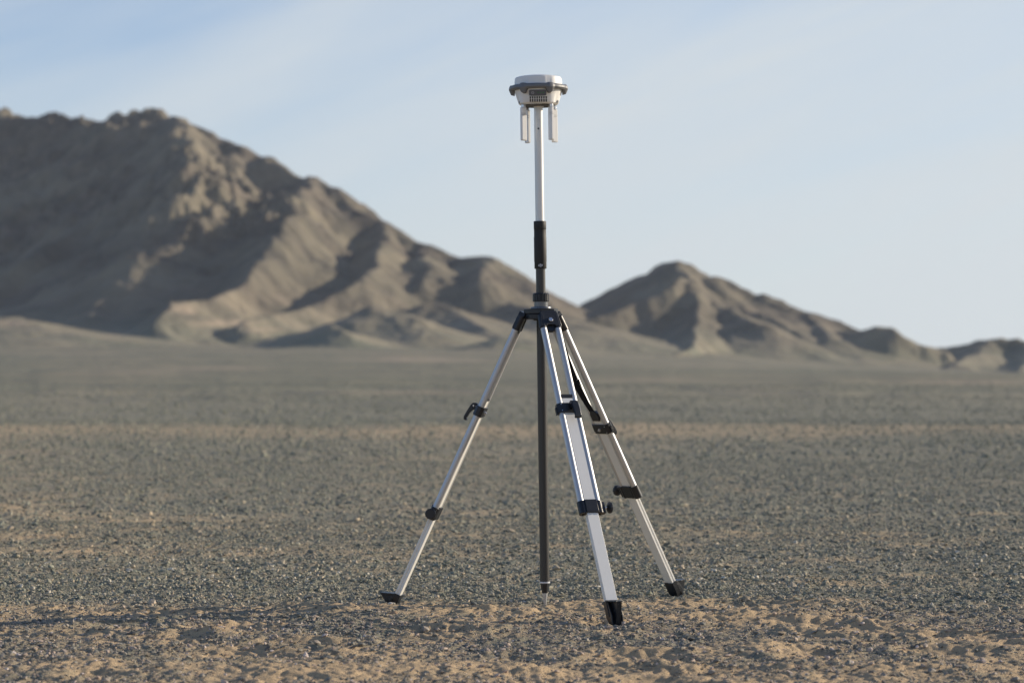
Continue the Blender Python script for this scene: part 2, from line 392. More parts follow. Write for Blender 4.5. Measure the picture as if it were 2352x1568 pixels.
# tan patches on the lower slopes: sand, and some sunlit faces painted in
SP = [(520,742,1500,75,8,1.),(420,708,1500,30,10,.9),(600,757,1480,50,6,.8),(430,715,1560,22,8,.9),(30,742,1500,40,6,1.),(260,770,1420,35,10,.45),(170,640,1720,10,30,.4),(1250,760,1500,80,20,.3),(1400,760,1700,60,25,.2),(640,690,1700,60,15,.35),(760,720,1700,80,12,.3)]
sa = np.clip(.25 * fbm(Xh / 60, Yh / 50, 3, 121) + .10, 0, .35) * (1 - sstep(25, 70, hh))
PXh = CX + Uh * FPX; PYh = HOR - (Zh - CAMH) / Yh * FPX
for px, py, d, rx, ry, q in SP:
    sa = np.maximum(sa, q * np.exp(-((PXh - px) / rx) ** 2 - ((PYh - py) / ry) ** 2) * (Yh < 1800) * (.8 + .5 * perlin(Xh / 15, Yh / 25, 131)))
hills = np_mesh('hills', np.stack([Xh, Yh, Zh], -1).reshape(-1, 3), quads=grid_quads(*Xh.shape), attr={'sandy': np.clip(sa, 0, 1), 'remote': np.ones_like(Xh), 'middle': np.ones_like(Xh), 'rocky': rk_, 'slope': sstep(6, 38, hh)}, material=M_HILL)
hills['kind'] = 'structure'; fix_up(hills)

# ------------------------------------------------------------------ gravel
PHI = (1 + 5 ** .5) / 2
ICO = np.array([(-1,PHI,0),(1,PHI,0),(-1,-PHI,0),(1,-PHI,0),(0,-1,PHI),(0,1,PHI),(0,-1,-PHI),(0,1,-PHI),(PHI,0,-1),(PHI,0,1),(-PHI,0,-1),(-PHI,0,1)]) / math.hypot(1, PHI)
ICF = np.array([(0,11,5),(0,5,1),(0,1,7),(0,7,10),(0,10,11),(1,5,9),(5,11,4),(11,10,2),(10,7,6),(7,1,8),(3,9,4),(3,4,2),(3,2,6),(3,6,8),(3,8,9),(4,9,5),(2,4,11),(6,2,10),(8,6,7),(9,8,1)])
def scatter(r0, r1, density, smin, smax, power, spread=.245, sandlimit=.75):
    n = int(density * spread * (r1 * r1 - r0 * r0))
    r = np.sqrt(rng.uniform(r0 * r0, r1 * r1, n)); u = rng.uniform(-spread, spread, n)
    x = r * u; y = r * np.sqrt(1 - u * u)
    sd = sandy(x, y)
    clump = perlin(x * 1.7, y * 1.7, 141) * .25
    keep = rng.uniform(0, 1, n) > np.clip((sd + clump) * .95 - .05, 0, .86)
    x, y, r = x[keep], y[keep], r[keep]; n = len(x)
    s = smin * (smax / smin) ** (rng.uniform(0, 1, n) ** power)
    return x, y, s
small = [scatter(5.8, 9.8, 8500, .0022, .0052, 1.1), scatter(9.8, 13.5, 3600, .0026, .0065, 1.1)]
groups = [scatter(5.6, 9.8, 1500, .0045, .0095, 1.5), scatter(5.6, 10, 60, .008, .014, 1.5), scatter(9.6, 13.5, 650, .006, .0115, 1.5), scatter(9.6, 13.5, 30, .011, .018, 1.5),
          scatter(13.5, 22, 620, .0055, .015, 1.6), scatter(22, 42, 130, .009, .026, 1.8), scatter(42, 80, 14, .016, .038, 2.0), scatter(80, 150, 2, .02, .05, 2.0)]
OCV = np.array([(1, 0, 0), (-1, 0, 0), (0, 1, 0), (0, -1, 0), (0, 0, 1), (0, 0, -1)], float)
OCF = np.array([(0, 2, 4), (2, 1, 4), (1, 3, 4), (3, 0, 4), (2, 0, 5), (1, 2, 5), (3, 1, 5), (0, 3, 5)])
def stone_cloud(gs, T, TF, jr, jx, first):
    sx = np.concatenate([g[0] for g in gs]); sy = np.concatenate([g[1] for g in gs]); ss = np.concatenate([g[2] for g in gs])
    ns = len(sx); nv = len(T); print('stones', ns)
    sz0 = G(sx, sy)
    V = T[None] * (1 + rng.uniform(-jr, jr, (ns, nv, 1))) + rng.uniform(-jx, jx, (ns, nv, 3))
    sc = np.stack([rng.uniform(.8, 1.6, ns), rng.uniform(.6, 1.1, ns), rng.uniform(.3, .95, ns)], -1)
    V = V * sc[:, None] * ss[:, None, None]
    ta = rng.normal(0, .35, ns); ca, sa_ = np.cos(ta)[:, None], np.sin(ta)[:, None]
    V = np.stack([V[..., 0] * ca - V[..., 2] * sa_, V[..., 1], V[..., 0] * sa_ + V[..., 2] * ca], -1)
    ra = rng.uniform(0, 2 * np.pi, ns); ca, sa_ = np.cos(ra)[:, None], np.sin(ra)[:, None]
    V = np.stack([V[..., 0] * ca - V[..., 1] * sa_, V[..., 0] * sa_ + V[..., 1] * ca, V[..., 2]], -1)
    V += np.stack([sx, sy, sz0 + ss * sc[:, 2] * rng.uniform(.05, .5, ns)], -1)[:, None]
    tn = .50 + (rng.uniform(0, 1, ns) - .50) * np.clip(11 / np.hypot(sx, sy), .28, 1)
    return V.reshape(-1, 3), (TF[None] + (np.arange(ns) * nv)[:, None, None]).reshape(-1, 3) + first, np.repeat(tn, nv)
Va, Fa, ta_ = stone_cloud(groups, ICO, ICF, .32, .14, 0)
Vb, Fb, tb_ = stone_cloud(small, OCV, OCF, .3, .38, len(Va))
def stone_material(name):
    m, t, b = mat(name)
    tcx = N(t, 'ShaderNodeTexCoord').outputs['Object']
    tn = N(t, 'ShaderNodeAttribute', attribute_name='tone').outputs['Fac']
    c = ramp(t, tn, [(0., (.10, .110, .092)), (.25, (.185, .200, .155)), (.5, (.275, .288, .215)), (.68, (.34, .320, .24)), (.84, (.45, .365, .25)), (.94, (.54, .45, .32)), (1., (.70, .67, .57))])
    sy3 = N(t, 'ShaderNodeSeparateXYZ'); link(t, tcx, sy3.inputs[0])
    wy3 = N(t, 'ShaderNodeMath', operation='MULTIPLY_ADD'); link(t, noise(t, tcx, 1.3, 3), wy3.inputs[0]); wy3.inputs[1].default_value = 1.6; link(t, sy3.outputs[1], wy3.inputs[2])
    mr3 = N(t, 'ShaderNodeMapRange', interpolation_type='SMOOTHSTEP'); link(t, wy3.outputs[0], mr3.inputs[0]); mr3.inputs[1].default_value = 8.6; mr3.inputs[2].default_value = 9.9
    c = mixc(t, mr3.outputs[0], mixc(t, 1.0, c, (.93, .87, .98), 'MULTIPLY'), c)
    n2 = noise(t, tcx, 150, 3, .6)
    c = mixc(t, ramp(t, n2, [(.4, 0.), (.75, .5)]), c, (.36, .27, .19))
    link(t, c, b.inputs['Base Color']); b.inputs['Roughness'].default_value = .72; b.inputs['Specular IOR Level'].default_value = .35
    return m
M_STONE = stone_material('stone')
gravel = np_mesh('gravel', np.concatenate([Va, Vb]), tris=np.concatenate([Fa, Fb]), smooth=False, attr={'tone': np.concatenate([ta_, tb_])}, material=M_STONE)
gravel['kind'] = 'stuff'; gravel['label'] = 'loose blue grey and tan gravel strewn over the desert plain'; gravel['category'] = 'gravel'

# ------------------------------------------------------------------ metals, plastics
def simple(name, col, rough, metal=0.0, spec=.5, bump=0.0, bscale=400, var=.0, coat=0):
    m, t, b = mat(name)
    tcx = N(t, 'ShaderNodeTexCoord').outputs['Object']
    nn = noise(t, tcx, 35, 4, .65)
    c = mixc(t, nn, tuple(v * (1 - var) for v in col), tuple(min(1, v * (1 + var)) for v in col))
    link(t, c, b.inputs['Base Color'])
    rr_ = N(t, 'ShaderNodeMath', operation='MULTIPLY_ADD'); link(t, noise(t, tcx, 90, 3), rr_.inputs[0]); rr_.inputs[1].default_value = .16; rr_.inputs[2].default_value = rough - .08
    link(t, rr_.outputs[0], b.inputs['Roughness'])
    b.inputs['Metallic'].default_value = metal; b.inputs['Specular IOR Level'].default_value = spec; b.inputs['Coat Weight'].default_value = coat
    if bump:
        bm = N(t, 'ShaderNodeBump'); bm.inputs['Strength'].default_value = bump; bm.inputs['Distance'].default_value = .0006
        link(t, noise(t, tcx, bscale, 3), bm.inputs['Height']); link(t, bm.outputs[0], b.inputs['Normal'])
    return m
M_ALU = simple('anodised_aluminium', (.58, .585, .59), .54, .85, var=.04)
M_SATIN = simple('satin_aluminium', (.80, .785, .74), .5, .25, var=.03)
M_BLACK = simple('black_plastic', (.012, .014, .018), .36, spec=.5, var=.3, bump=.3)
M_MATTE = simple('matte_black', (.014, .014, .013), .62, var=.3, bump=.4)
M_STRAP = simple('black_webbing', (.012, .012, .013), .95, spec=.15, var=.3, bump=.8, bscale=1500)
M_STEEL = simple('bright_steel', (.62, .62, .63), .28, 1.0, var=.1)
M_POINT = simple('dull_steel', (.50, .50, .49), .4, .35, var=.15)
M_WHITE = simple('warm_white_plastic', (.83, .82, .79), .42, var=.02)
M_TUBE = simple('painted_tube', (.70, .69, .66), .40, .3, var=.03, coat=.2)
M_RUBBER = simple('grey_rubber', (.165, .170, .178), .5, var=.12, bump=.3)
M_PANEL = simple('dark_grey_panel', (.10, .105, .12), .4, var=.05)
M_ICON = simple('pale_grey_print', (.62, .63, .66), .5)
M_SLOT = simple('dark_fins', (.05, .047, .042), .6, var=.2)
M_ALLOY = simple('grey_alloy', (.16, .165, .175), .33, .8, var=.1)
m_, t_, b_ = mat('green_led'); b_.inputs['Base Color'].default_value = (.03, .12, .04, 1); b_.inputs['Emission Color'].default_value = (.1, .8, .2, 1); b_.inputs['Emission Strength'].default_value = .04; M_LED = m_
# carbon twill
M_CARBON, t_, b_ = mat('carbon_fibre')
tcx = N(t_, 'ShaderNodeTexCoord').outputs['Object']
gr = N(t_, 'ShaderNodeTexGradient', gradient_type='RADIAL'); link(t_, tcx, gr.inputs[0])
sp_ = N(t_, 'ShaderNodeSeparateXYZ'); link(t_, tcx, sp_.inputs[0])
cb = N(t_, 'ShaderNodeCombineXYZ')
g1 = N(t_, 'ShaderNodeMath', operation='MULTIPLY'); link(t_, gr.outputs[1], g1.inputs[0]); g1.inputs[1].default_value = 14
g2 = N(t_, 'ShaderNodeMath', operation='MULTIPLY'); link(t_, sp_.outputs[2], g2.inputs[0]); g2.inputs[1].default_value = 85
g3 = N(t_, 'ShaderNodeMath', operation='ADD'); link(t_, g1.outputs[0], g3.inputs[0]); link(t_, g2.outputs[0], g3.inputs[1])
g4 = N(t_, 'ShaderNodeMath', operation='FRACT'); link(t_, g3.outputs[0], g4.inputs[0])
link(t_, ramp(t_, g4.outputs[0], [(0., (.010, .010, .011)), (.45, (.022, .022, .021)), (.5, (.045, .043, .04)), (.95, (.05, .047, .043)), (1., (.012, .012, .012))]), b_.inputs['Base Color'])
link(t_, ramp(t_, g4.outputs[0], [(0., .5), (.5, .5), (.55, .27), (1., .27)]), b_.inputs['Roughness'])
b_.inputs['Specular IOR Level'].default_value = .6

# ------------------------------------------------------------------ mesh builder
class MB:
    def __init__(s): s.v, s.f = [], []
    def add(s, vs, fs, M=None):
        o = len(s.v)
        s.v += [tuple(M @ Vector(v)) if M is not None else tuple(v) for v in vs]
        s.f += [tuple(i + o for i in f) for f in fs]
    def box(s, x0, x1, y0, y1, z0, z1, M=None):
        s.add([(x0,y0,z0),(x1,y0,z0),(x1,y1,z0),(x0,y1,z0),(x0,y0,z1),(x1,y0,z1),(x1,y1,z1),(x0,y1,z1)],
              [(0,3,2,1),(4,5,6,7),(0,1,5,4),(1,2,6,5),(2,3,7,6),(3,0,4,7)], M)
    def prism(s, poly, z0, z1, M=None, axis='z'):
        n = len(poly)
        def P(a, b, c): return (a, b, c) if axis == 'z' else ((a, c, b) if axis == 'y' else (c, a, b))
        s.add([P(x, y, z0) for x, y in poly] + [P(x, y, z1) for x, y in poly],
              [tuple(range(n))[::-1], tuple(range(n, 2 * n))] + [(i, (i + 1) % n, n + (i + 1) % n, n + i) for i in range(n)], M)
    def lathe(s, prof, n=48, M=None, cap=True, rad=None):
        vs = []; fs = []
        for r, z in prof:
            for k in range(n):
                a = 2 * math.pi * k / n; q = rad(a, r, z) if rad else r
                vs.append((q * math.cos(a), q * math.sin(a), z))
        for i in range(len(prof) - 1):
            for k in range(n):
                fs.append((i * n + k, i * n + (k + 1) % n, (i + 1) * n + (k + 1) % n, (i + 1) * n + k))
        if cap: fs.append(tuple(range(n))[::-1]); fs.append(tuple((len(prof) - 1) * n + k for k in range(n)))
        s.add(vs, fs, M)
    def cyl(s, p0, p1, r0, r1=None, n=20, M=None):
        p0, p1 = Vector(p0), Vector(p1); r1 = r0 if r1 is None else r1
        q = (p1 - p0).to_track_quat('Z', 'Y').to_matrix().to_4x4(); T = Matrix.Translation(p0) @ q
        s.lathe([(r0, 0), (r1, (p1 - p0).length)], n, (M @ T) if M is not None else T)
    def build(s, name, material, parent=None, bevel=0.0, ang=35, label=None):
        me = bpy.data.meshes.new(name); me.from_pydata(s.v, [], s.f)
        import bmesh
        bm = bmesh.new(); bm.from_mesh(me); bmesh.ops.recalc_face_normals(bm, faces=bm.faces); bm.to_mesh(me); bm.free()
        me.materials.append(material)
        me.polygons.foreach_set('use_smooth', [True] * len(me.polygons)); me.set_sharp_from_angle(angle=math.radians(ang))
        o = bpy.data.objects.new(name, me); COL.objects.link(o)
        if parent: o.parent = parent
        if label: o['label'] = label
        if bevel:
            bv = o.modifiers.new('bevel', 'BEVEL'); bv.width = bevel; bv.segments = 2; bv.limit_method = 'ANGLE'; bv.angle_limit = math.radians(50); bv.harden_normals = False
        return o
def empty(name, M, label, cat, group=None, parent=None):
    o = bpy.data.objects.new(name, None); COL.objects.link(o); o.matrix_world = M; o.empty_display_size = .1
    if label: o['label'] = label
    if cat: o['category'] = cat
    if group: o['group'] = group
    if parent: o.parent = parent
    return o

# ------------------------------------------------------------------ the pole axis leans slightly to the left
D0 = TIP.y
TIPZ = -.006
top = wpt(1236.5, 245, D0)
ax = (top - Vector((TIP.x, D0, TIPZ))).normalized()
POLE = Matrix.Translation((TIP.x, D0, TIPZ)) @ ax.to_track_quat('Z', 'Y').to_matrix().to_4x4()
# make local y point away from the camera
loc = POLE.to_3x3(); yv = Vector((0, 1, 0)); yv = (yv - yv.dot(ax) * ax).normalized(); xv = yv.cross(ax)
POLE = Matrix.Translation((TIP.x, D0, TIPZ)) @ Matrix((xv, yv, ax)).transposed().to_4x4()
def ph(py):                                   # height along the pole for a photo row
    return (CAMH + (HOR - py) / FPX * D0 - TIPZ) / ax.z

pole = empty('survey_pole', POLE, 'tall two-section survey pole with black grip and steel point standing through the tripod', 'survey pole')
m = MB(); m.lathe([(.0022, 0), (.0045, .012), (.0093, ph(1362)), (.0095, ph(1360))], 24); m.build('point', M_POINT, pole)
m = MB(); hx = [(.0104, ph(1361)), (.0125, ph(1353)), (.0158, ph(1340)), (.0160, ph(1337.5))]; m.lathe(hx, 6); m.build('tip_holder', M_BLACK, pole, .0006)
m = MB(); m.lathe([(.0180, ph(1337.5)), (.0182, ph(1337)), (.0182, ph(1334.5)), (.0180, ph(1334))], 32); m.build('silver_ring', M_ICON, pole)
m = MB(); m.lathe([(.0168, ph(1334)), (.0168, ph(612))], 48); m.build('lower_tube', M_CARBON, pole, label='dark carbon fibre lower tube')
m = MB(); m.lathe([(.0205, ph(617)), (.0214, ph(616)), (.0214, ph(602)), (.0222, ph(600)), (.0222, ph(545)), (.0214, ph(543)), (.0214, ph(527.5))], 48)
grip = m.build('grip', M_MATTE, pole, label='black rubber hand grip')
m = MB(); m.lathe([(.0214, ph(527)), (.0221, ph(526)), (.0221, ph(509.5)), (.0212, ph(508))], 48); m.build('collar', M_MATTE, pole)
m = MB(); m.lathe([(.0155, ph(509)), (.0155, ph(244))], 48); ut = m.build('upper_tube', M_TUBE, pole, label='pale silver upper tube')
# hole and fine scale marks on the upper tube
m = MB(); zc = ph(296)
m.cyl((-.001, -.0150, zc), (-.001, -.0161, zc), .0033, n=20); m.build('pin_hole', M_BLACK, ut)
m = MB()
def on_tube(mb, r, poly_xz, th=.0004):          # bend a flat outline round the front of a tube
    pts = [(r * math.sin(x / r), -r * math.cos(x / r), z) for x, z in poly_xz]; n = len(pts)
    pts2 = [((r + th) * math.sin(x / r), -(r + th) * math.cos(x / r), z) for x, z in poly_xz]
    mb.add(pts + pts2, [tuple(range(n)), tuple(range(n, 2 * n))[::-1]] + [(i, (i + 1) % n, n + (i + 1) % n, n + i) for i in range(n)])
for x0, x1, py in ((-.004, -.002, 275.5), (-.0005, .001, 275.5), (.0018, .0045, 275.5), (-.004, .0045, 280)):
    z = ph(py); on_tube(m, .0155, [(x0, z), (x1, z), (x1, z + .0007), (x0, z + .0007)])
m.build('scale_marks', M_PANEL, ut)
# lettering low on the grip
m = MB(); u = .00092; zb = ph(611.7); r = .0214; xo = -.0082
def glyph(pts, sh=.30):
    on_tube(m, r, [(xo + (x + y * sh) * u, zb + y * u) for x, y in pts], .0006)
for q in ([(0, 0), (2.0, 0), (2.0, 7), (0, 7)], [(2.0, 5.2), (6.2, 5.2), (6.2, 7), (2.0, 7)], [(2.0, 0), (5.6, 0), (5.6, 1.5), (2.0, 1.5)], [(5.4, 0), (7.8, 1.5), (7.8, 9.8), (5.4, 9.8)],
          [(9.6, -1.6), (12.0, -1.6), (12.0, 7), (9.6, 7)], [(7.0, -3.4), (11.0, -3.4), (12.0, -1.6), (7.8, -1.6)], [(13.8, 0), (16.2, 0), (16.2, 7), (13.8, 7)]):
    glyph(q)
m.build('lettering', M_ICON, grip, label='white slanted lettering reading dji')

# ------------------------------------------------------------------ receiver on top
zr = ph(246) + .008                         # underside of the body
REC = POLE @ Matrix.Translation((.0012, 0, zr))
rec = empty('satellite_receiver', REC, 'white disc shaped satellite receiver with grey rubber bumper and four hanging antennas', 'gnss receiver')
BA = math.radians(-98 + 3)                  # front of the case
nb = [math.radians(-90 + q) for q in (-35, 25, 85, 145, 205, 265)]     # six bumper corners
def bumpw(a):
    return max(math.exp(-((((a - b + math.pi) % (2 * math.pi)) - math.pi) / .125) ** 4) for b in nb)
ANT = [(-.0545, -.0410), (.0425, -.0555), (.0560, .0410), (-.0400, .0545)]
# lower case
def caser(a, r, z):
    q = r
    for axx, ayy in ANT:
        b = math.atan2(ayy, axx); d = ((a - b + math.pi) % (2 * math.pi)) - math.pi
        k = max(0, (.040 - z) / .040)
        q += .0075 * k * math.exp(-(d / .21) ** 4)
    # flatter front
    d = ((a + math.pi / 2 + math.pi) % (2 * math.pi)) - math.pi
    flat = .0745 / max(.2, math.cos(d)) if abs(d) < .5 else 9
    return min(q, flat + max(0, z) * .28)
m = MB(); m.lathe([(.056, -.0015), (.065, .0), (.0705, .004), (.0730, .012), (.0775, .026), (.0812, .038), (.0838, .047), (.0845, .058)], 180, rad=caser)
case = m.build('lower_case', M_WHITE, rec, ang=28)
# dome
m = MB()
def domer(a, r, z): return r - .0016 * bumpw(a) * (1 if z < .094 else 0)
m.lathe([(.0850, .064), (.0845, .080), (.0830, .0925), (.0800, .0962), (.070, .0992), (.050, .1022), (.025, .1038), (.001, .1042)], 180, rad=domer)
m.build('dome', M_WHITE, rec, ang=30)
# rubber bumper with thickened corners
n = 180; sec = []
vs, fs = [], []
for k in range(n):
    a = 2 * math.pi * k / n; w = bumpw(a)
    prof = [(.080, .068 + .003 * w), (.0955 + .0035 * w, .0675 + .003 * w), (.1005 + .003 * w, .0625 + .001 * w), (.1012 + .0038 * w, .0560 - .002 * w), (.0965 + .001 * w, .0505 - .014 * w), (.0842 + .001 * w, .0500 - .0170 * w)]
    for rr0, zz in prof: vs.append((rr0 * math.cos(a), rr0 * math.sin(a), zz))
np_ = 6
for k in range(n):
    for j in range(np_):
        a0 = k * np_ + j; a1 = k * np_ + (j + 1) % np_; b0 = ((k + 1) % n) * np_ + j; b1 = ((k + 1) % n) * np_ + (j + 1) % np_
        fs.append((a0, b0, b1, a1))
m = MB(); m.add(vs, fs); m.build('bumper', M_RUBBER, rec, ang=25)
# control panel on the flat front face (face leans outwards going up)
def face_y(z): return -(.0745 + max(0, z) * .28)
def on_face(mb, x0, x1, z0, z1, t=.0012, rnd=.0):
    if rnd:
        pts = []
        for cx_, cz_, a0 in ((x1 - rnd, z1 - rnd, 0), (x0 + rnd, z1 - rnd, 90), (x0 + rnd, z0 + rnd, 180), (x1 - rnd, z0 + rnd, 270)):
            for q in range(5):
                a = math.radians(a0 + q * 22.5); pts.append((cx_ + rnd * math.cos(a), cz_ + rnd * math.sin(a)))
    else: pts = [(x0, z0), (x1, z0), (x1, z1), (x0, z1)]
    nn_ = len(pts)
    mb.add([(x, face_y(z) + .002, z) for x, z in pts] + [(x, face_y(z) - t, z) for x, z in pts],
           [tuple(range(nn_)), tuple(range(nn_, 2 * nn_))[::-1]] + [(i, (i + 1) % nn_, nn_ + (i + 1) % nn_, nn_ + i) for i in range(nn_)])
m = MB(); on_face(m, -.034, .0265, .0245, .0440, .0010, .003); pan = m.build('control_panel', M_PANEL, rec)
m = MB(); cx0, cz0 = -.0212, .0338
pts = []
for q in range(15):
    a = math.radians(120 + q * 300 / 14); pts.append((cx0 + .0040 * math.cos(a), cz0 + .0040 * math.sin(a)))
for (xa, za), (xb, zb2) in zip(pts[:-1], pts[1:]):
    m.cyl((xa, face_y(za) - .0012, za), (xb, face_y(zb2) - .0012, zb2), .00062, n=6)
m.cyl((cx0, face_y(cz0) - .0012, cz0), (cx0, face_y(cz0 + .005) - .0012, cz0 + .005), .00062, n=6)
m.build('power_symbol', M_ICON, pan)
for q in range(3):
    m = MB(); x = -.0022 + q * .0094; m.cyl((x, face_y(.0342) - .0008, .0342), (x, face_y(.0342) - .0016, .0342), .0021, n=12); m.build('status_light', M_LED, pan)
# cooling vents below the panel and at the side
m = MB(); on_face(m, -.0345, .0290, .0030, .0215, .0006); vent = m.build('vent', M_SLOT, rec)
m = MB()
for q in range(9):
    x = -.0345 + q * .0079
    on_face(m, x, x + .0022, .0028, .0217, .0028)
on_face(m, -.0345, .0285, .0130, .0140, .0012)
for q in range(6):
    x = -.028 + q * .0070; m.box(x, x + .0017, -.068, -.040, -.0040, .0)
m.build('cooling_fins', M_WHITE, vent)
for sgn in (1, -1):
    m = MB()
    for q in range(3):
        a = math.radians(-90 + sgn * (62 + q * 4.5)); rr0 = .0735
        Mx = Matrix.Rotation(a, 4, 'Z'); m.box(.058, rr0, -.0012, .0012, .004, .024, Mx)
    m.build('side_vent', M_PANEL, rec)
m = MB(); m.lathe([(.056, -.0050), (.058, -.0016)], 48); m.build('base_plate', M_SLOT, rec)
m = MB(); m.lathe([(.0175, -.0085), (.0178, -.0080), (.0178, -.0052)], 40); m.build('mount_flange', M_TUBE, rec)
# antennas: nut, neck with grooves, flat blade set edge-on to the centre
for axx, ayy in ANT:
    ang = math.atan2(ayy, axx); Mx = Matrix.Translation((axx, ayy, 0)) @ Matrix.Rotation(ang, 4, 'Z')
    a = MB(); bl = [(-.0088, .0062), (.0088, .0062), (.0112, .0040), (.0112, -.0040), (.0088, -.0062), (-.0088, -.0062), (-.0112, -.0040), (-.0112, .0040)]
    def blk(z0, z1, s=1.0, mb=a): mb.prism([(p * s, q * s) for p, q in bl], z0, z1, Mx)
    blk(-.1265, -.0400); blk(-.0395, -.0340, .97); blk(-.0335, -.0130, .97)
    a.prism([(p * .93, q * .93) for p, q in bl], -.1290, -.1266, Mx)
    an = a.build('antenna', M_WHITE, rec, bevel=.0010)
    a = MB(); blk(-.0400, -.0395, .9, a); blk(-.0340, -.0335, .9, a); a.build('groove', M_PANEL, an)
    a = MB(); a.lathe([(.0088, -.0125), (.0088, -.0030)], 6, Mx); a.build('nut', M_STEEL, an, bevel=.0005)

# ------------------------------------------------------------------ tripod
HC = POLE @ Vector((0, 0, ph(715)))          # centre of the head
TRI = Matrix.Translation((HC.x, HC.y, 0))
tri = empty('surveying_tripod', TRI, 'aluminium surveying tripod with black head and twin tube legs holding the survey pole', 'tripod')
def tl(p): return Vector(p) - Vector((HC.x, HC.y, 0))
def head(mb_list, name, material, bevel=0, n=48):
    pass
Hm = Matrix.Translation((0, 0, 0)) @ (Matrix.Translation((-HC.x, -HC.y, 0)) @ POLE)
legdir = {}
for k, (fx, fy) in FEET.items():
    g = gpt(fx, fy); v = Vector((g.x - HC.x, g.y - HC.y, 0)); legdir[k] = v.normalized()
def headpoly(rad, cut):
    """rounded triangle: a flat towards every leg, bulges between"""
    pts = []
    for k in ('F', 'R', 'L'):
        a = math.atan2(legdir[k].y, legdir[k].x)
        for d in (-.42, .42): pts.append((rad * math.cos(a + d), rad * math.sin(a + d)))
    for k in ('F', 'R', 'L'):
        pass
    out = []
    n = len(pts)
    for i in range(n):
        p, q = pts[i], pts[(i + 1) % n]
        out.append(p)
        if i % 2 == 1:
            mx, my = (p[0] + q[0]) / 2, (p[1] + q[1]) / 2; L = math.hypot(mx, my); out.append((mx / L * cut, my / L * cut))
    return out
hub = MB()
hub.prism(headpoly(.062, .060), ph(720.5), ph(709.5), Hm)
head_o = hub.build('head_plate', M_BLACK, tri, bevel=.0015)
hb = MB(); hb.prism(headpoly(.060, .0615), ph(733), ph(721.5), Hm); hb.lathe([(.026, ph(736)), (.030, ph(733))], 32, Hm); hb.build('head_casting', M_BLACK, tri, bevel=.0015)
hb = MB(); hb.lathe([(.0365, ph(709.5)), (.0370, ph(709)), (.0370, ph(706.5)), (.0350, ph(704.5)), (.0245, ph(704)), (.0245, ph(691))], 48, Hm); hb.build('sleeve', M_ALLOY, tri)
def knur(a, r, z): return r * (1 - .055 * (abs(math.sin(a * 9)) < .25))
hb = MB(); hb.lathe([(.0285, ph(692.5)), (.0295, ph(691.5)), (.0295, ph(676)), (.0262, ph(673)), (.0185, ph(672.5))], 180, Hm, rad=lambda a, r, z: (r * (1 - .06 * (abs(math.sin(a * 8)) < .22)) if r > .027 else r)); hb.build('clamp_ring', M_BLACK, tri, ang=25)

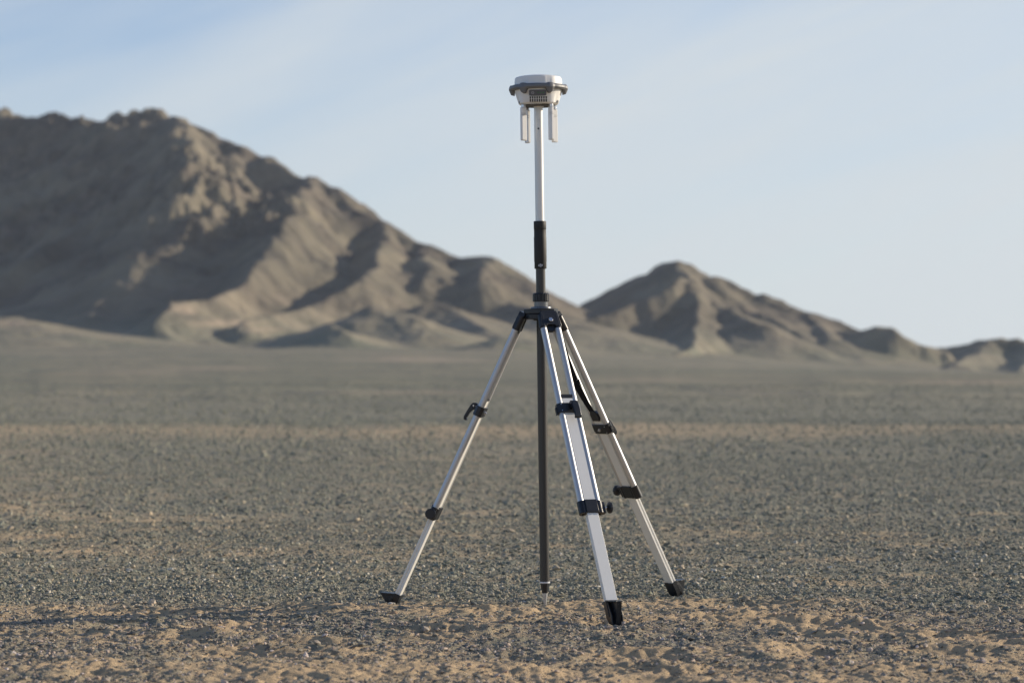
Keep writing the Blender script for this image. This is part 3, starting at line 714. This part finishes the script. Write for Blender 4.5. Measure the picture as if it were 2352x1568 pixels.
HINGE_R = {'F': .060, 'L': .066, 'R': .060}
def solve(A, Bv, py):
    lo, hi = 0.0, 1.0
    for _ in range(40):
        md = (lo + hi) / 2; P = A.lerp(Bv, md); yy = HOR - (P.z - CAMH) / P.y * FPX
        if yy < py: lo = md
        else: hi = md
    return lo
legspec = {   # rows in the photo: tube top, cap, clamp top/bottom, lower clamp top/bottom, shoe top
 'F': dict(tube=754, cap=(908, 919), clamp=(929, 950), low=(1152, 1180), shoe=1379, hinge=(733, None)),
 'L': dict(tube=757, cap=(914, 921), clamp=(933, 954), low=(1163, 1190), shoe=1362),
 'R': dict(tube=757, cap=(946, 961), clamp=(971, 991), low=(1114, 1140), shoe=1334)}
WT = .030                      # half distance between the tubes
RT = .0112                     # tube radius
for k in ('F', 'R', 'L'):
    sp = legspec[k]
    zt = ph(731)
    A = Vector((HC.x, HC.y, zt)) + legdir[k] * HINGE_R[k]
    g = gpt(*FEET[k]); Bp = Vector((g.x, g.y, -.012))
    L = (Bp - A).length; down = (Bp - A).normalized()
    Wd = Vector((-legdir[k].y, legdir[k].x, 0)); Nn = Wd.cross(down).normalized()
    if Nn.dot(legdir[k]) < 0: Nn = -Nn
    # local axes: x = width, y = outward, z = down the leg
    xax = Nn.cross(down).normalized()
    LM = Matrix((xax, Nn, down)).transposed().to_4x4(); LM.translation = tl(A)
    side = 1 if xax.dot(Wd) > 0 else -1          # +x*side = counter-clockwise seen from above
    s = lambda py: solve(A, Bp, py) * L
    at_, c0, c1, k0, k1, l0, l1, sh = s(sp['tube']), s(sp['cap'][0]), s(sp['cap'][1]), s(sp['clamp'][0]), s(sp['clamp'][1]), s(sp['low'][0]), s(sp['low'][1]), s(sp['shoe'])
    mt = MB()
    for sx_ in (-1, 1):
        mt.cyl((sx_ * (WT - .003), 0, at_ - .012), (sx_ * WT, 0, l0 + .004), RT, n=28)
    labels = {'F': 'leg nearest the camera', 'R': 'far right leg seen from its inner side', 'L': 'left leg seen from the side'}
    leg = mt.build('leg', M_ALU, tri, label=labels[k]); leg.matrix_parent_inverse = Matrix(); leg.matrix_local = LM
    # sliding lower section (rectangular, channel on the flanks)
    lw, lt = .0205, .0095
    lo = MB(); lo.prism([(-lw, -lt), (lw, -lt), (lw, -.003), (lw - .0022, -.0022), (lw - .0022, .0022), (lw, .003), (lw, lt), (-lw, lt), (-lw, .003), (-lw + .0022, .0022), (-lw + .0022, -.0022), (-lw, -.003)], c1 - .004, sh + .01)
    lo.build('lower_leg', M_SATIN, leg, bevel=.0006)
    # black cap on the upper end of the slide between the tubes
    cp = MB(); cp.box(-lw - .001, lw + .001, -lt - .001, lt + .001, c0, c1 - .004); cp.build('end_cap', M_BLACK, leg, bevel=.0008)
    # hinge casting
    h = MB()
    hw = .0335
    h.prism([(-hw + .004, -.016), (hw - .004, -.016), (hw + .002, .010), (hw + .006, at_ - .004), (hw - .016, at_ - .004), (hw - .020, at_ - .010), (-hw + .020, at_ - .010), (-hw + .016, at_ - .004), (-hw - .006, at_ - .004), (-hw - .002, .010)], -.010, .013, None, axis='y')
    for sx_ in (-1, 1): h.cyl((sx_ * (WT - .004), .0, -.002), (sx_ * (WT - .001), 0, at_ + .001), RT + .0022, n=24)
    h.prism([(-.016, at_ - .012), (.016, at_ - .012), (.016, at_ + .006), (.008, at_ + .011), (-.008, at_ + .011), (-.016, at_ + .006)], -.012, .002, None, axis='y')
    hinge = h.build('hinge_casting', M_BLACK, leg, bevel=.0015)
    bo = MB(); bo.lathe([(.0088, 0), (.0088, .0050), (.0075, .0062)], 6, Matrix.Translation((0, .0125, at_ * .45)) @ Matrix.Rotation(-math.pi / 2, 4, 'X')); bo.build('bolt', M_STEEL, leg)
    ht = Matrix.Translation(tl(A)).to_3x3()
    # upper clamp with rivets, hasp lever outside, bolt inside
    cl = MB()
    cw = WT + RT + .003
    cl.prism([(-cw, -.006), (-cw + .010, -.0155), (cw - .010, -.0155), (cw, -.006), (cw, .006), (cw - .010, .0155), (-cw + .010, .0155), (-cw, .006)], k0, k1)
    cl.build('clamp', M_BLACK, leg, bevel=.001)
    for sx_ in (-1, 1):
        for zz in (k0 + .006, k1 - .006):
            sy_ = -1 if k == 'R' else 1
            rv = MB(); rv.cyl((sx_ * (cw - .0125), sy_ * .0153, zz), (sx_ * (cw - .0125), sy_ * .0168, zz), .0019, n=10)
            rv.build('rivet', M_STEEL, leg)
    bo = MB(); bo.lathe([(.0062, 0), (.0062, .006), (.0048, .0068), (.0032, .0068), (.0032, .010)], 16, Matrix.Translation((-.002, -.0155, (k0 + k1) / 2)) @ Matrix.Rotation(math.pi / 2, 4, 'X')); bo.build('clamp_bolt', M_STEEL, leg)
    lv = MB()
    off = .011 * side * (1 if k == 'F' else 0)
    # side profile in (y outward, z down): hub at the top, arm hanging with a hooked end
    km = k0 + .010
    prof = [(.016, km - .011), (.026, km - .013), (.036, km - .008), (.040, km + .002), (.044, km + .028), (.046, km + .050), (.042, km + .058), (.034, km + .060), (.031, km + .055), (.036, km + .050), (.033, km + .030), (.026, km + .014), (.016, km + .010)]
    lv.prism(prof, off - .0115, off + .0115, None, axis='x')
    lever = lv.build('lever', M_BLACK, leg, bevel=.0018)
    pv = MB(); pv.cyl((off - .0125, .029, km), (off + .0125, .029, km), .0028, n=12); pv.build('pivot', M_STEEL, lever)
    # side hook on the other tube
    hk = MB(); hk.box(-side * (cw + .0035) - .002, -side * (cw + .0035) + .002, -.004, .004, k0 + .012, k0 + .040)
    hk.box(min(-side * (cw + .0035), -side * (cw - .003)), max(-side * (cw + .0035), -side * (cw - .003)), -.004, .004, k0 + .012, k0 + .018); hk.build('side_hook', M_BLACK, leg, bevel=.0005)
    # lower clamp with knob
    lc = MB()
    for sx_ in (-1, 1):
        lc.cyl((sx_ * WT, 0, l0), (sx_ * WT, 0, l1), RT + .0038, n=28)
    lc.box(-lw - .002, lw + .002, -.0150, .0165, l0 - .003, l1 - .002)
    lc.box(-WT, WT, -.0125, .0135, l0 + .001, l1 - .001)
    lc.prism([(side * (WT + .010), -.009), (side * (WT + .0215), -.009), (side * (WT + .0215), .009), (side * (WT + .010), .009)][::side], l0 + .004, l1 - .001)
    lowc = lc.build('lower_clamp', M_BLACK, leg, bevel=.0012)
    zc = (l0 + l1) / 2
    kn = MB(); xs = side * (WT + .0215)
    kn.cyl((xs, 0, zc), (xs + side * .012, 0, zc), .0036, n=14); kn.build('screw', M_STEEL, leg)
    kn = MB(); Mx = Matrix.Translation((xs + side * .010, 0, zc)) @ Matrix.Rotation(side * math.pi / 2, 4, 'Y')
    kn.lathe([(.006, 0), (.0165, .006), (.0195, .008), (.0195, .014), (.0165, .0165)], 96, Mx, rad=lambda a, r, z: r * (1 - .05 * (math.sin(a * 12) > .2)) if r > .018 else r)
    kn.build('knob', M_BLACK, leg, ang=30)
    # socket ends visible under the lower clamp
    for sx_ in (-1, 1):
        so = MB(); so.cyl((sx_ * WT, 0, l1 - .0005), (sx_ * WT, 0, l1 + .0003), .0060, n=16); so.build('socket', M_STRAP, leg)
    # shoe: socket, scooped toe with two flanges, serrated step plate
    fo = MB(); fw = lw + .003
    e = L
    fo.prism([(-fw, sh), (fw, sh), (fw, e - .038), (fw - .009, e - .008), (.006, e + .006), (-.006, e + .006), (-fw + .009, e - .008), (-fw, e - .038)], -lt - .003, lt + .001, None, axis='y')
    for sx_ in (-1, 1):
        fo.prism([(lt + .001, sh + .004), (lt + .006, sh + .004), (.024, e - .034), (.012, e - .004), (lt + .001, e - .004)], sx_ * (fw - .004) - .002 if sx_ > 0 else -(fw - .004) - .002, sx_ * (fw - .004) + .002 if sx_ > 0 else -(fw - .004) + .002, None, axis='x')
    shoe = fo.build('shoe', M_BLACK, leg, bevel=.001)
    # step plate runs level in the world, widening outward, teeth along its rim
    tilt = math.atan2(math.sqrt(max(0, 1 - down.z ** 2)), -down.z)
    pl = MB()
    ca_, sa2 = -down.z, math.sqrt(max(0, 1 - down.z ** 2))
    outer = []
    pr = .060; hwid = .024
    rim = [(-hwid, 0)]
    nt = 11
    for q in range(nt * 2 + 1):
        tq = q / (nt * 2); a = math.pi * tq
        rad = 1.0 if q % 2 == 0 else .93
        rim.append((-hwid * math.cos(a) * rad if 0 < q < nt * 2 else -hwid * math.cos(a), (pr * math.sin(a) ** .7) * rad))
    rim.append((hwid, 0))
    vs_, fs_ = [], []
    for tz in (0, .0032):
        for x_, o_ in rim:
            y_ = lt + .001 + o_ * ca_; z_ = sh + .002 + o_ * sa2 * .85 + tz
            vs_.append((x_, y_, z_))
    nr_ = len(rim)
    fs_ = [tuple(range(nr_)), tuple(range(nr_, 2 * nr_))[::-1]] + [(i, (i + 1) % nr_, nr_ + (i + 1) % nr_, nr_ + i) for i in range(nr_)]
    pl.add(vs_, fs_)
    # gusset below the plate
    pl.prism([(lt, sh + .006), (lt + pr * ca_ * .96, sh + .005 + pr * sa2 * .83), (lt + .008, e - .002), (lt, e - .002)], -.0085, .0085, None, axis='x')
    pl.build('step_plate', M_BLACK, shoe)
    if k == 'R':
        # carrying strap hanging inside the far leg, from the head down to the buckle
        st = MB(); pts = []
        prof = [(-.004, -.012, at_ + .004), (.006, -.020, at_ + .10), (.010, -.026, at_ + .19), (.008, -.022, at_ + .27), (.004, -.013, c0 + .004)]
        for (xa, ya, za) in prof: pts.append((xa, ya, za))
        hwid = .019
        def cat(p0, p1, p2, p3, t):
            return tuple(.5 * ((2 * b) + (-a + c) * t + (2 * a - 5 * b + 4 * c - d) * t * t + (-a + 3 * b - 3 * c + d) * t ** 3) for a, b, c, d in zip(p0, p1, p2, p3))
        path = []
        for i in range(len(pts) - 1):
            p0 = pts[max(i - 1, 0)]; p3 = pts[min(i + 2, len(pts) - 1)]
            for q in range(8): path.append(cat(p0, pts[i], pts[i + 1], p3, q / 8))
        path.append(pts[-1])
        vs_, fs_ = [], []
        for i, (xa, ya, za) in enumerate(path):
            w_ = hwid * (.75 + .35 * math.sin(math.pi * i / len(path)))
            vs_ += [(xa - w_, ya, za), (xa + w_, ya + .004, za), (xa + w_, ya + .0058, za), (xa - w_, ya + .0018, za)]
        for i in range(len(path) - 1):
            for j in range(4): fs_.append((i * 4 + j, i * 4 + (j + 1) % 4, i * 4 + 4 + (j + 1) % 4, i * 4 + 4 + j))
        fs_ += [(0, 1, 2, 3), tuple(len(vs_) - 4 + j for j in (3, 2, 1, 0))]
        st.add(vs_, fs_)
        st.build('strap', M_STRAP, leg)
        st = MB(); st.prism([(-.019, c0 + .002), (-.012, c0 - .012), (.012, c0 - .012), (.0195, c0 + .004), (.0195, c1 + .002), (-.0195, c1 + .002)], -lt - .006, -lt - .001, None, axis='y'); st.build('strap_buckle', M_BLACK, leg, bevel=.0008)
        st = MB(); st.prism([(-.026, c0 - .155), (-.022, c0 - .120), (-.018, c0 - .150)], -.030, -.0285, None, axis='y'); st.build('strap_end', M_STRAP, leg)

# ------------------------------------------------------------------ stones one can pick out
M_STONES = {}
def stone_mat(name, c):
    m, t, b = mat(name); tcx = N(t, 'ShaderNodeTexCoord').outputs['Object']
    cc = mixc(t, ramp(t, noise(t, tcx, 60, 5, .65), [(.3, 0.), (.7, 1.)]), tuple(v * .75 for v in c), tuple(v * 1.25 for v in c))
    link(t, cc, b.inputs['Base Color']); b.inputs['Roughness'].default_value = .8; b.inputs['Specular IOR Level'].default_value = .3
    bm = N(t, 'ShaderNodeBump'); bm.inputs['Strength'].default_value = .6; bm.inputs['Distance'].default_value = .002; link(t, noise(t, tcx, 160, 4, .6), bm.inputs['Height']); link(t, bm.outputs[0], b.inputs['Normal'])
    return m
for nm, c in (('slate', (.115, .125, .12)), ('tan', (.42, .28, .17)), ('pale', (.42, .38, .33)), ('greenish', (.17, .19, .165))): M_STONES[nm] = stone_mat(nm + '_stone', c)
ICO2v, ICO2f = None, None
def ico2():
    v = [tuple(p) for p in ICO]; f = []; cache = {}
    def mid(a, b):
        key = (min(a, b), max(a, b))
        if key not in cache:
            p = (np.array(v[a]) + np.array(v[b])); p = p / np.linalg.norm(p); v.append(tuple(p)); cache[key] = len(v) - 1
        return cache[key]
    for a, b, c in ICF:
        ab, bc, ca2 = mid(a, b), mid(b, c), mid(c, a); f += [(a, ab, ca2), (b, bc, ab), (c, ca2, bc), (ab, bc, ca2)]
    return np.array(v), f
I2v, I2f = ico2()
BIG = [  # px, py, width px, height px, kind, peaked, label
 (623, 1420, 24, 17, 'slate', 1, 'pointed slate grey stone standing upright on the sand left of the tripod'),
 (905, 1413, 22, 9, 'tan', 0, 'rounded orange tan stone just below the foot of the left tripod leg'),
 (828, 1467, 11, 11, 'greenish', 0, 'small blocky greenish stone below and left of the left tripod foot'),
 (776, 1475, 30, 9, 'slate', 0, 'long low dark stone beside the blocky greenish one'),
 (1613, 1411, 32, 13, 'slate', 1, 'jagged dark stone in front of the sandy hollow right of the tripod'),
 (1674, 1416, 11, 9, 'pale', 1, 'small pale chip of stone right of the jagged dark stone'),
 (2309, 1396, 24, 11, 'greenish', 0, 'smooth rounded greenish stone near the right edge of the ground'),
 (1688, 1393, 28, 10, 'greenish', 0, 'low greenish stone beside the far right tripod foot'),
 (1387, 1400, 14, 12, 'slate', 1, 'small pointed dark stone between the pole tip and the nearest tripod foot'),
 (1920, 1421, 22, 9, 'tan', 0, 'tan stone on the churned sand at right of the picture'),
 (620, 1293, 34, 7, 'slate', 0, 'flat dark stone lying alone on the grey gravel behind the left leg'),
 (530, 1378, 18, 14, 'pale', 1, 'pale split stone left of the tripod on the grey gravel'),
 (1088, 1391, 18, 9, 'slate', 0, 'dark grey stone between the left foot and the pole tip'),
 (1962, 1485, 12, 14, 'slate', 1, 'small dark upright stone in the blurred gravel at lower right'),
]
for i, (px, py, w, h_, kd, pk, lb) in enumerate(BIG):
    d = gdep(py); x = (px - CX) / FPX * d; gz = float(G(np.array([x]), np.array([d]))[0])
    rs = np.random.default_rng(100 + i)
    sc3 = np.array([w * .5, w * .42, h_ * .62]) / FPX * d
    v = I2v * (1 + rs.uniform(-.16, .16, (len(I2v), 1)))
    # planar cuts make the faces angular
    for q in range(7):
        nrm = rs.normal(size=3); nrm /= np.linalg.norm(nrm); dd = v @ nrm; over = np.maximum(dd - rs.uniform(.55, .8), 0); v = v - over[:, None] * nrm
    if pk: v[:, 0] *= 1 - .55 * np.clip(v[:, 2] + .3, 0, 1); v[:, 1] *= 1 - .45 * np.clip(v[:, 2] + .3, 0, 1)
    v = v * sc3
    me = bpy.data.meshes.new('stone'); me.from_pydata([tuple(p) for p in v], [], I2f); me.materials.append(M_STONES[kd])
    o = bpy.data.objects.new('stone', me); COL.objects.link(o); o.location = (x, d, gz + sc3[2] * .45)
    o['label'] = lb; o['category'] = 'stone'; o['group'] = 'larger stones lying on the gravel'

# ------------------------------------------------------------------ thin desert haze
hz = MB(); hz.box(-5600, 5600, -5600, 5600, -60, 420)
m, t, b = mat('haze'); t.nodes.remove(b)
pv = N(t, 'ShaderNodeVolumePrincipled'); pv.inputs['Density'].default_value = .000043; pv.inputs['Color'].default_value = (.86, .90, .95, 1); pv.inputs['Anisotropy'].default_value = .2
link(t, pv.outputs[0], t.nodes['Material Output'].inputs['Volume'])
hzo = hz.build('haze', m); hzo['kind'] = 'stuff'
